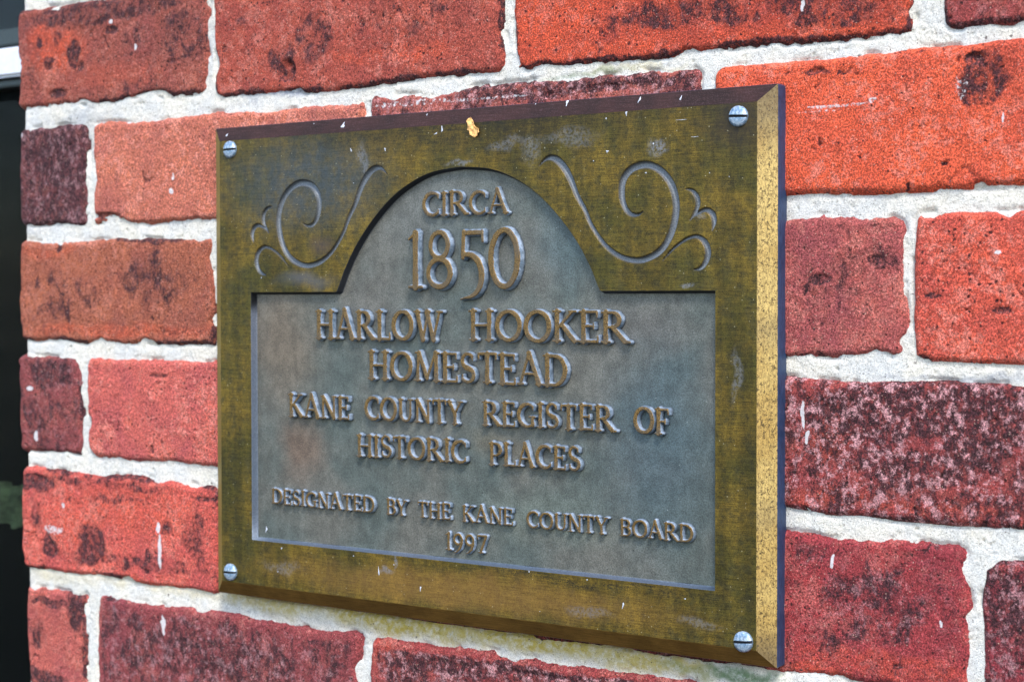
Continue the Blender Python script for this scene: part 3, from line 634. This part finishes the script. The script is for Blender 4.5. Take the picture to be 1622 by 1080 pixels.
# rim: side walls with rounded corners towards the wall
rr = 0.9
def rrect(hx, hz, r, n=6):
    out = []
    for cx_, cz_, a0 in ((hx-r, hz-r, 0), (-hx+r, hz-r, 90), (-hx+r, -hz+r, 180), (hx-r, -hz+r, 270)):
        for k in range(n+1):
            t = math.radians(a0+90*k/n); out.append((cx_+r*math.cos(t), cz_+r*math.sin(t)))
    return out
Vb = []; prof = [(FX, FZ, 0.05, -T1+0.35), (FX+0.1, FZ+0.1, 0.5, -T1+0.6), (FX+0.25, FZ+0.15, 0.9, -T1+1.8), (FX+0.25, FZ+0.15, 1.2, -1.5), (FX-0.3, FZ-0.4, 2.5, 1.0)]
for hx, hz, r, y in prof: Vb += [(x, y, z) for x, z in rrect(hx, hz, r)]
m = len(Vb)//len(prof)
Fb = [(k*m+i, (k+1)*m+i, (k+1)*m+(i+1) % m, k*m+(i+1) % m) for k in range(len(prof)-1) for i in range(m)]
rim = obj("rim", mk_mesh("rim", Vb, Fb), M_RIM, plaque); rim["label"] = "blue black edge around the plaque"

# ------------------------------------------------------------------ lettering
T, t_ = 0.084, 0.054     # half widths of thick and thin strokes, cap height = 1
def line(x0, y0, x1, y1, w0, w1=None):
    return [(x0, y0, w0), (x1, y1, w0 if w1 is None else w1)]
def flare(x0, y0, x1, y1, w):      # a stem a little waisted in the middle
    xm, ym = (x0+x1)/2, (y0+y1)/2
    return [(x0, y0, w*1.12), (xm, ym, w*0.92), (x1, y1, w*1.12)]
def arc(cx, cy, rx, ry, a0, a1, w0, w1=None, wm=None, n=16):
    w1 = w0 if w1 is None else w1; out = []
    for i in range(n+1):
        u = i/n; a = math.radians(a0+(a1-a0)*u)
        w = w0+(w1-w0)*u
        if wm is not None: w = w+(wm-w)*math.sin(math.pi*u)
        out.append((cx+rx*math.cos(a), cy+ry*math.sin(a), w))
    return out
def serif(x, y, l=0.10, r=0.10, w=0.035):
    return [(x-l, y, w), (x, y, w*1.25), (x+r, y, w)]
def vser(x, y, d, w=0.035):         # short vertical terminal
    return [(x, y, w*1.2), (x+0.01, y+d, w*0.8)]
b0, c1 = 0.04, 0.96
G = {
 'A': (0.86, [flare(.40, c1+.06, .74, b0, T), line(.40, c1+.06, .12, b0, t_), line(.22, .36, .62, .36, .042), serif(.12, b0, .10, .09), serif(.74, b0, .10, .11)]),
 'B': (0.70, [flare(.16, b0, .16, c1, T), serif(.16, c1, .12, .1), serif(.16, b0, .12, .1), line(.16, c1, .36, c1, .045), arc(.36, .745, .20, .215, 90, -90, .045, .045, T), line(.16, .53, .36, .53, .042), arc(.36, .285, .25, .245, 90, -90, .045, .045, T), line(.16, b0, .36, b0, .045)]),
 'C': (0.80, [arc(.46, .5, .36, .46, 52, 308, .055, .055, T*1.05), vser(.70, .88, -.16), vser(.70, .12, .14)]),
 'D': (0.84, [flare(.16, b0, .16, c1, T), serif(.16, c1, .12, .1), serif(.16, b0, .12, .1), line(.16, c1, .36, c1, .05), arc(.36, .5, .38, .46, 90, -90, .05, .05, T*1.05), line(.16, b0, .36, b0, .05)]),
 'E': (0.66, [flare(.16, b0, .16, c1, T), serif(.16, c1, .12, .1), serif(.16, b0, .12, .1), line(.16, c1, .54, c1, .045), line(.16, .52, .46, .52, .042), line(.16, b0, .57, b0, .05), vser(.55, c1, -.16), vser(.58, b0, .17), line(.46, .44, .46, .60, .03)]),
 'F': (0.64, [flare(.16, b0, .16, c1, T), serif(.16, c1, .12, .1), serif(.16, b0, .12, .12), line(.16, c1, .54, c1, .045), line(.16, .50, .44, .50, .042), vser(.56, c1, -.18), line(.44, .42, .44, .58, .03)]),
 'G': (0.84, [arc(.46, .5, .36, .46, 52, 300, .055, .05, T*1.05), vser(.70, .88, -.16), line(.70, .10, .70, .42, .075), serif(.68, .44, .12, .12)]),
 'H': (0.86, [flare(.17, b0, .17, c1, T), flare(.69, b0, .69, c1, T), line(.17, .5, .69, .5, .045), serif(.17, c1, .12, .11), serif(.17, b0, .12, .11), serif(.69, c1, .11, .12), serif(.69, b0, .11, .12)]),
 'I': (0.34, [flare(.17, b0, .17, c1, T), serif(.17, c1, .13, .13), serif(.17, b0, .13, .13)]),
 'K': (0.80, [flare(.16, b0, .16, c1, T), serif(.16, c1, .12, .1), serif(.16, b0, .12, .1), line(.20, .46, .62, c1, .048), line(.30, .55, .68, b0, .075, .085), serif(.62, c1, .10, .10), serif(.70, b0, .08, .11)]),
 'L': (0.64, [flare(.16, b0, .16, c1, T), serif(.16, c1, .12, .12), serif(.16, b0, .12, .1), line(.16, b0, .55, b0, .05), vser(.57, b0, .20)]),
 'M': (1.00, [flare(.15, b0, .19, c1, .058), line(.20, c1, .50, .12, T, .075), line(.50, .12, .80, c1, .05), flare(.84, b0, .81, c1, T), serif(.14, b0, .1, .1), serif(.85, b0, .11, .11), serif(.17, c1, .1, .04), serif(.83, c1, .04, .1)]),
 'N': (0.86, [flare(.16, b0, .16, c1, .058), line(.16, c1, .70, b0, T, T), flare(.70, b0, .70, c1, .058), serif(.16, b0, .11, .11), serif(.14, c1, .1, .04), serif(.70, c1, .11, .11)]),
 'O': (0.90, [arc(.45, .5, .36, .46, 90, 270, .062, .062, T*1.05), arc(.45, .5, .36, .46, 270, 450, .062, .062, T*1.05)]),
 'P': (0.68, [flare(.16, b0, .16, c1, T), serif(.16, c1, .12, .1), serif(.16, b0, .12, .12), line(.16, c1, .34, c1, .045), arc(.34, .705, .24, .255, 90, -90, .045, .045, T), line(.16, .45, .34, .45, .04)]),
 'R': (0.84, [flare(.16, b0, .16, c1, T), serif(.16, c1, .12, .1), serif(.16, b0, .12, .11), line(.16, c1, .34, c1, .045), arc(.34, .73, .22, .23, 90, -90, .045, .045, T), line(.16, .50, .34, .50, .042), line(.36, .50, .72, .06, .075, .085), serif(.78, b0, .07, .08, .045)]),
 'S': (0.62, [arc(.31, .73, .19, .23, 40, 250, .05, .075), line(.245, .515, .37, .455, .09, .09), arc(.31, .26, .215, .22, 68, -145, .08, .05), vser(.47, .90, -.14), vser(.12, .10, .15)]),
 'T': (0.74, [flare(.37, b0, .37, c1, T), line(.08, c1, .66, c1, .05), vser(.07, c1, -.17), vser(.66, c1, -.17), serif(.37, b0, .13, .13)]),
 'U': (0.84, [[(.17, c1, T), (.17, .36, T), (.20, .20, .08), (.29, .08, .065), (.42, b0, .055), (.55, .08, .055), (.64, .20, .055), (.67, .36, .055), (.67, c1, .06)], serif(.17, c1, .12, .12), serif(.67, c1, .11, .11)]),
 'W': (1.16, [flare(.14, c1, .36, b0, T), line(.36, b0, .57, c1, .05), flare(.52, c1, .77, b0, T), line(.77, b0, 1.00, c1, .05), serif(.13, c1, .11, .11), serif(.54, c1, .09, .09), serif(1.01, c1, .1, .1)]),
 'Y': (0.78, [flare(.12, c1, .39, .46, T), line(.66, c1, .39, .46, .05), flare(.39, b0, .39, .46, T), serif(.12, c1, .11, .11), serif(.66, c1, .1, .1), serif(.39, b0, .12, .12)]),
 '1': (0.42, [flare(.24, b0, .24, c1, T), line(.24, c1, .10, .86, .05, .03), serif(.24, b0, .14, .14)]),
 '8': (0.66, [arc(.33, .74, .185, .22, 0, 360, .07, .07, .06, 28), arc(.33, .27, .235, .235, 0, 360, .08, .08, .065, 28)]),
 '5': (0.66, [line(.20, c1-.02, .56, c1-.02, .06), vser(.57, c1, -.17, .04), line(.19, c1, .17, .58, .055), arc(.26, .22, .30, .36, 108, -75, .05, .05, T*1.05), line(.34, -.13, .12, -.17, .045, .02), line(.17, .52, .20, .60, .05)]),
 '0': (0.72, [arc(.36, .5, .27, .47, 90, 270, .07, .07, T), arc(.36, .5, .27, .47, 270, 450, .07, .07, T)]),
 '9': (0.62, [arc(.32, .66, .20, .28, 0, 360, .065, .065, .075, 28), [(.52, .66, .08), (.50, .42, .08), (.42, .18, .075), (.26, -.04, .05), (.14, -.10, .03)]]),
 '7': (0.64, [line(.12, c1, .56, c1, .055), vser(.11, c1, -.18), line(.55, c1, .26, b0, .065, .085), serif(.27, b0, .12, .12, .035)]),
}
def glyph_mesh(ch, H, sx, rise, draft, step, seed, wt=1.0):
    w, strokes = G[ch]
    segs = []
    for s in strokes:
        for a, b in zip(s[:-1], s[1:]):
            segs.append((a[0]*H*sx, a[1]*H, b[0]*H*sx, b[1]*H, a[2]*H*wt, b[2]*H*wt))
    S_ = np.array(segs); mg = draft+0.3
    lo = np.array([min((S_[:, 0]-S_[:, 4]).min(), (S_[:, 2]-S_[:, 5]).min()), min((S_[:, 1]-S_[:, 4]).min(), (S_[:, 3]-S_[:, 5]).min())])-mg
    hi = np.array([max((S_[:, 0]+S_[:, 4]).max(), (S_[:, 2]+S_[:, 5]).max()), max((S_[:, 1]+S_[:, 4]).max(), (S_[:, 3]+S_[:, 5]).max())])+mg
    nx = int((hi[0]-lo[0])/step)+2; nz = int((hi[1]-lo[1])/step)+2
    X, Z = np.meshgrid(lo[0]+np.arange(nx)*step, lo[1]+np.arange(nz)*step)
    Wx = X+0.11*fbm(X/1.8, Z/1.8, seed, 2); Wz = Z+0.11*fbm(X/1.8, Z/1.8, seed+3, 2)
    D = np.full(X.shape, 99.0)
    for ax, az, bx, bz, wa, wb in S_:
        dx, dz = bx-ax, bz-az; L = max(dx*dx+dz*dz, 1e-9)
        t = np.clip(((Wx-ax)*dx+(Wz-az)*dz)/L, 0, 1)
        D = np.minimum(D, np.hypot(Wx-ax-dx*t, Wz-az-dz*t)-(wa+(wb-wa)*t))
    D = D+0.06*fbm(X/0.9, Z/0.9, seed+5, 2)
    u = np.clip(-D/draft+1, -0.25, 1.35)          # 0 at the foot of the slope, 1 at the edge of the face
    hgt = np.where(u < 1, u, 1+0.05*sstep(1, 1.35, u))*rise*np.where(u < 0, 2, 1)
    hgt = hgt+0.06*fbm(X/2.2, Z/2.2, seed+6, 3)*(u > 0)
    kv = u > -0.24
    fm = kv[:-1, :-1] & kv[1:, 1:] & kv[:-1, 1:] & kv[1:, :-1]
    V = np.stack([X, -hgt, Z], -1).reshape(-1, 3); F = grid_faces(nz, nx, fm)
    fc = np.clip(sstep(0.75, 1.08, u), 0, 1).reshape(-1)
    uc = np.clip(u, 0, 1).reshape(-1)
    V, F, fc, uc = compact(V, F, fc, uc)
    me = mk_mesh("letter", V, F); set_col(me, "face", np.stack([fc, uc, fc], -1))
    return me
FLOOR = -T2+DEPTH
def word(txt, x0, x1, zb, H, rise=3.1, draft=0.55, step=0.2, jit=0.02, kind="letter", wt=1.0):
    adv = [G[c][0] for c in txt]; tot = sum(adv)*H; k = (x1-x0)/(tot-0.06*H)
    x = x0-0.03*H*k
    for c, a in zip(txt, adv):
        sd = random.randint(0, 60)
        me = glyph_mesh(c, H*(1+random.uniform(-jit, jit)), k, rise, draft, step, sd, wt)
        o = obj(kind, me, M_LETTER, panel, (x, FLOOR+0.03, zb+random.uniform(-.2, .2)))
        x += a*H*k
word("CIRCA", -23.4, 28.6, 73.9, 11.6, 2.6)
word("1850", -33.2, 36.6, 38.4, 28.6, 3.5, 0.8, 0.28, 0.005, "digit", 0.68)
word("HARLOW", -93.6, -10.5, 13.0, 14.8); word("HOOKER", 5.6, 96.0, 13.4, 14.8)
word("HOMESTEAD", -58.3, 62.6, -7.0, 14.6)
word("KANE", -112.7, -70.6, -27.6, 11.9); word("COUNTY", -60.6, 1.6, -27.2, 11.7); word("REGISTER", 13.6, 88.6, -26.9, 11.7); word("OF", 99.0, 117.6, -26.8, 11.9)
word("HISTORIC", -66.0, 4.2, -45.8, 11.2); word("PLACES", 17.6, 70.0, -45.8, 11.2)
for t, a, b in (("DESIGNATED", -125.8, -55), ("BY", -47, -34), ("THE", -27, -6.2), ("KANE", .8, 31.3), ("COUNTY", 39, 84.6), ("BOARD", 91.2, 129.6)):
    word(t, a, b, -74.0, 7.9, 2.5, 0.5, 0.2)
word("1997", -10.4, 15.6, -88.6, 8.6, 2.0, 0.6, 0.2, 0.02, "digit")

# ------------------------------------------------------------------ screws
def zinc_material():
    n = NT("zinc_screw")
    mid = n.noise(0.5, 5, 0.65); grain = n.noise(1.6, 3, 0.7)
    col = n.mix(n.ramp(mid, 0.38, 0.62), lin(120, 150, 178), lin(186, 202, 218))
    col = n.mix(n.ramp(n.noise(0.35, 5, .7, vec=n.vec((1, 1, 1), (4, 4, 4))), 0.5, 0.62, 0, 0.6), col, lin(70, 96, 126))
    col = n.mul(col, n.ramp(grain, 0.3, 0.7, 0.8, 1.15))
    return n.out(col, 0.42, 0.45, n.bump(grain, 0.25), 0.5)
M_ZINC = zinc_material()
def screw_mesh(R=4.6, Hd=2.1, sw=0.55):
    vs = list(np.linspace(-R, -sw-0.12, 12))+[-sw-0.02, -sw+0.02]+[0]+[sw-0.02, sw+0.02]+list(np.linspace(sw+0.12, R, 12))
    nu = 25; V = []
    for v in vs:
        wv = math.sqrt(max(R*R-v*v, 0.0004))
        for u in np.linspace(-wv, wv, nu):
            rr_ = min(1, (u*u+v*v)/(R*R)); hh = 0.55+(Hd-0.55)*math.sqrt(max(0, 1-rr_**1.3))
            if abs(v) < sw: hh = min(hh, Hd-1.25)
            V.append((u, -hh, v))
    n = len(vs); F = [(i*nu+j, i*nu+j+1, (i+1)*nu+j+1, (i+1)*nu+j) for i in range(n-1) for j in range(nu-1)]
    loop = [j for j in range(nu)]+[i*nu+nu-1 for i in range(1, n)]+[(n-1)*nu+j for j in range(nu-2, -1, -1)]+[i*nu for i in range(n-2, 0, -1)]
    b = len(V)
    for i in loop: V.append((V[i][0], 0.4, V[i][2]))
    m = len(loop); F += [(loop[(k+1) % m], loop[k], b+k, b+(k+1) % m) for k in range(m)]
    me = mk_mesh("screw", V, F, False)
    me.materials.append(M_ZINC); me.materials.append(M_SLOT_SHADE)
    me.polygons.foreach_set("material_index", [1 if abs(p.center.z) < (sw+0.01)*MM and -p.center.y > 0.1*MM else 0 for p in me.polygons])
    me.polygons.foreach_set("use_smooth", [abs(p.normal.y) > 0.3 and abs(abs(p.center.z)-sw*MM) > 0.03*MM for p in me.polygons])
    return me
M_SLOT_SHADE = simple('slot_shade', lin(34, 36, 42))  # dark slot floor: the shade in the slot is painted on
sm_ = screw_mesh()
for k, (x, z, rot, lab) in enumerate(((-153.4, 113.0, -2, "pale blue screw at the top left corner"), (152.6, 112.0, 3, "mottled zinc screw at the top right corner"), (155.4, -114.6, -5, "blue violet screw at the bottom right corner"), (-154.8, -112.6, -2, "pale blue screw at the bottom left corner"))):
    o = obj("screw", sm_, None, plaque, (x, -T2, z)); o.rotation_euler = (0, math.radians(rot), 0); o["label"] = lab

# ------------------------------------------------------------------ flecks on the plaque (lime and bird marks), and a dry leaf scrap
M_FLECK = simple("lime_fleck", lin(190, 196, 208))
FL = [(962,240,3.4,3.4,0),(1023,274,2.6,2.2,0),(898,163,3,9,0),(1013,158,2,9,12),(1078,156,2.2,7,5),(960,188,1.6,3,0),(992,180,2.4,7,3),(543,199,4,8,10),(355,214,2,4,15),(497,196,1.6,1.6,0),(700,205,2,10,0),(690,212,5,2,-20),(1035,228,2,3,0),(940,255,1.5,1.5,0),(676,182,1.3,3,0),(1124,274,1.4,1.4,0),(560,290,1.2,1.2,0),(414,440,1.4,1.4,0),(422,838,1.2,5,12),(672,884,2,2,0),(694,885,1.4,2,0),(563,870,1.3,2,0),(624,894,1.6,1.6,0),(560,880,1.4,1.4,0),(666,932,1.6,9,8),(855,968,1.2,1.2,0),(987,958,2,10,15),(895,908,1.4,3,0),(838,905,1.4,3,0),(1085,948,3,1.4,0),(446,868,1.2,3,0),(440,905,1,2,0),(600,905,1.4,14,-6),(930,918,1.6,2.6,0),(848,165,1.2,2,0),(1100,217,10,1,0),(1080,190,14,1,0),(1155,280,1.2,1.2,0),(610,237,1.4,6,-20),(556,238,1.2,7,-20)]
V = []; F = []
for px, py, rx, ry, rt in FL:
    if py < 210 and px < 1190:
        zt = P(px, py, -10.9)[1]; yy = -10.9 if zt > iz else -T2
        # sit on the sloping top bevel
        x_, z_ = P(px, py, yy)
        if z_ > iz: yy = -T2+(z_-iz)/BV*(T2-T1)
    else: yy = -T2
    cx, cz, ex, ez = PR(px, py, rx*.6, ry*.52, yy)
    if inside_recess(np.array([[cx, cz]]))[0]: yy = FLOOR; cx, cz, ex, ez = PR(px, py, rx, ry, yy)
    n0 = len(V); m = 12; a = math.radians(rt)
    for ring, hgt in ((1.0, -0.03), (0.6, 0.14)):
        for k in range(m):
            t = 2*math.pi*k/m; rd = ring*(1+0.35*math.sin(3*t+px)+0.2*random.uniform(-1, 1))
            u, v = ex*rd*math.cos(t), ez*rd*math.sin(t); x_ = cx+u*math.cos(a)+v*math.sin(a); z_ = cz-u*math.sin(a)+v*math.cos(a)
            y0_ = yy if z_ <= iz or yy == FLOOR else -T2+(z_-iz)/BV*(T2-T1)
            V.append((x_, y0_-hgt, z_))
    F += [(n0+k, n0+(k+1) % m, n0+m+(k+1) % m, n0+m+k) for k in range(m)]+[tuple(n0+m+k for k in range(m))]
o = obj("lime_flecks", mk_mesh("lime_flecks", V, F), M_FLECK, plaque); o["kind"] = "stuff"

lx, lz = P(748, 202, -14)
leaf = []
nl = 13; mt = 5; V = []; F = []
prof = [0.3, 1.2, 1.9, 2.1, 1.7, 1.75, 2.2, 2.9, 3.1, 2.7, 2.6, 1.6, .5]
RL = np.random.default_rng(5); nl, mt = 13, 9
for i in range(nl):
    v = (0.5-i/(nl-1))*9.4; c = -1.8+3.4*i/(nl-1)
    el, er = RL.uniform(.7, 1.35, 2)
    for j in range(mt):
        u = (j/(mt-1)-0.5)*2; uu = u*(el if u < 0 else er)
        hgt = 0.5+0.75*fbm(np.array([i*.55]), np.array([j*.6]), 3, 3)[0]+0.45*abs(u)**2
        if v > 2.8: hgt -= 0.35*(v-2.8)
        V.append((c+uu*prof[i]*1.05, -max(hgt, .15) if v <= 2.8 else -hgt, v+RL.uniform(-.3, .3)))
for i in range(nl-1):
    for j in range(mt-1):
        a = i*mt+j; F.append((a, a+1, a+mt+1, a+mt))
me = mk_mesh("leaf_scrap", V, F)
leaf = obj("leaf_scrap", me, simple("dry_leaf", lin(232, 180, 112), 0.7, 0, 0.6, 0.5, 0.6), None, (lx, -T2, lz))
sm2 = leaf.modifiers.new("thick", 'SOLIDIFY'); sm2.thickness = 0.15*MM
leaf["label"] = "scrap of dry golden leaf stuck to the top edge of the plaque"; leaf["category"] = "leaf"

# ------------------------------------------------------------------ window beside the brick corner
WY = 90.0
win = thing("window", "dark window with white sash rail and insect screen left of the brick corner", "window", (-470, WY, 0))
def box(name, x0, x1, y0, y1, z0, z1, mat, parent, bev=1.0):
    bm = bmesh.new(); bmesh.ops.create_cube(bm, size=1)
    for v in bm.verts:
        v.co.x = ((x0+x1)/2+v.co.x*(x1-x0))*MM; v.co.y = ((y0+y1)/2+v.co.y*(y1-y0))*MM; v.co.z = ((z0+z1)/2+v.co.z*(z1-z0))*MM
    if bev: bmesh.ops.bevel(bm, geom=bm.edges[:], offset=bev*MM, segments=2, affect='EDGES')
    me = bpy.data.meshes.new(name); bm.to_mesh(me); bm.free()
    return obj(name, me, mat, parent)
def wz(py): return P(15, py, WY)[1]
M_WHITE = simple("white_paint", lin(214, 220, 232), 0.5, 0, 0.3, 0.1, 0.06)
M_GREY = simple("grey_metal", lin(60, 70, 72), 0.5, 0.3, 0.5, 0.1, 0.15)
M_DARK = simple("dark_room", lin(6, 12, 14), 0.9, 0, 0.02, 0.1, 0.3)
def screen_material():
    n = NT("insect_screen")
    s = n.t.nodes.new("ShaderNodeSeparateXYZ"); n.set(s.inputs[0], n.co)
    fx = n.math('ABSOLUTE', n.math('SUBTRACT', n.math('FRACT', n.math('MULTIPLY', s.outputs[0], 1/1.5)), 0.5)); fz = n.math('ABSOLUTE', n.math('SUBTRACT', n.math('FRACT', n.math('MULTIPLY', s.outputs[2], 1/1.5)), 0.5))
    wire = n.math('GREATER_THAN', n.math('MAXIMUM', fx, fz), 0.36)
    n.set(n.b.inputs['Alpha'], wire)
    return n.out(lin(7, 13, 14), 0.9, 0.0, None, 0.1)
def glass_material():
    n = NT("window_glass"); n.b.inputs['Transmission Weight'].default_value = 1.0; n.b.inputs['IOR'].default_value = 1.2
    return n.out((0.85, 0.9, 0.9), 0.03, 0)
ox = 470
X0, X1 = -640+ox, -352+ox
r1, r0_ = wz(82), wz(128)
zt, zb = 330, -330
box("sash_rail", X0, X1, -14, 14, r0_, r1, M_WHITE, win, 2)
box("screen_bar", X0, X1, -10, 8, wz(142), wz(132), M_GREY, win, 1)
box("screen_bar", X0, X1, -8, 8, wz(76), wz(50), M_GREY, win, 1)
box("jamb", X0-30, X0, -30, 20, zb, zt, M_WHITE, win, 2)
M_SCR = screen_material()
obj("screen", mk_mesh("screen", [(X0, 0, zb), (X1, 0, zb), (X1, 0, wz(142)-0.5), (X0, 0, wz(142)-0.5)], [(0, 1, 2, 3)], False), M_SCR, win)
box("pane", X0, X1, 18, 21, zb, zt, glass_material(), win, 0)
obj("room_lining", mk_mesh("room_lining", [(X0-20, 22, zb-5), (X1+25, 22, zb-5), (X1+25, 22, zt+5), (X0-20, 22, zt+5), (X0-20, 420, zb-5), (X1+25, 420, zb-5), (X1+25, 420, zt+5), (X0-20, 420, zt+5)], [(4, 5, 6, 7), (0, 1, 5, 4), (3, 2, 6, 7), (0, 4, 7, 3), (1, 5, 6, 2)], False), M_DARK, win)
M_REFL = simple("reflection_green", lin(112, 134, 100), 0.9, 0, 0.12, 0.5, 0.6)  # added green sheet in place of foliage reflected in the glass
cx0, cz0 = P(10, 798, WY+30)
V = []; F = []
for i in range(21):
    for j in range(5):
        V.append((cx0+ox-30+i*2.6, 30+3*math.sin(i*1.1), cz0-15+j*7.5+1.5*math.sin(i*.7)))
for i in range(20):
    for j in range(4): F.append((i*5+j, (i+1)*5+j, (i+1)*5+j+1, i*5+j+1))
o = obj("foliage_reflection", mk_mesh("foliage_reflection", V, F), M_REFL, win); o["label"] = "pale green sheet standing in for foliage reflected in the window"

scene.render.resolution_x = 1024; scene.render.resolution_y = 681
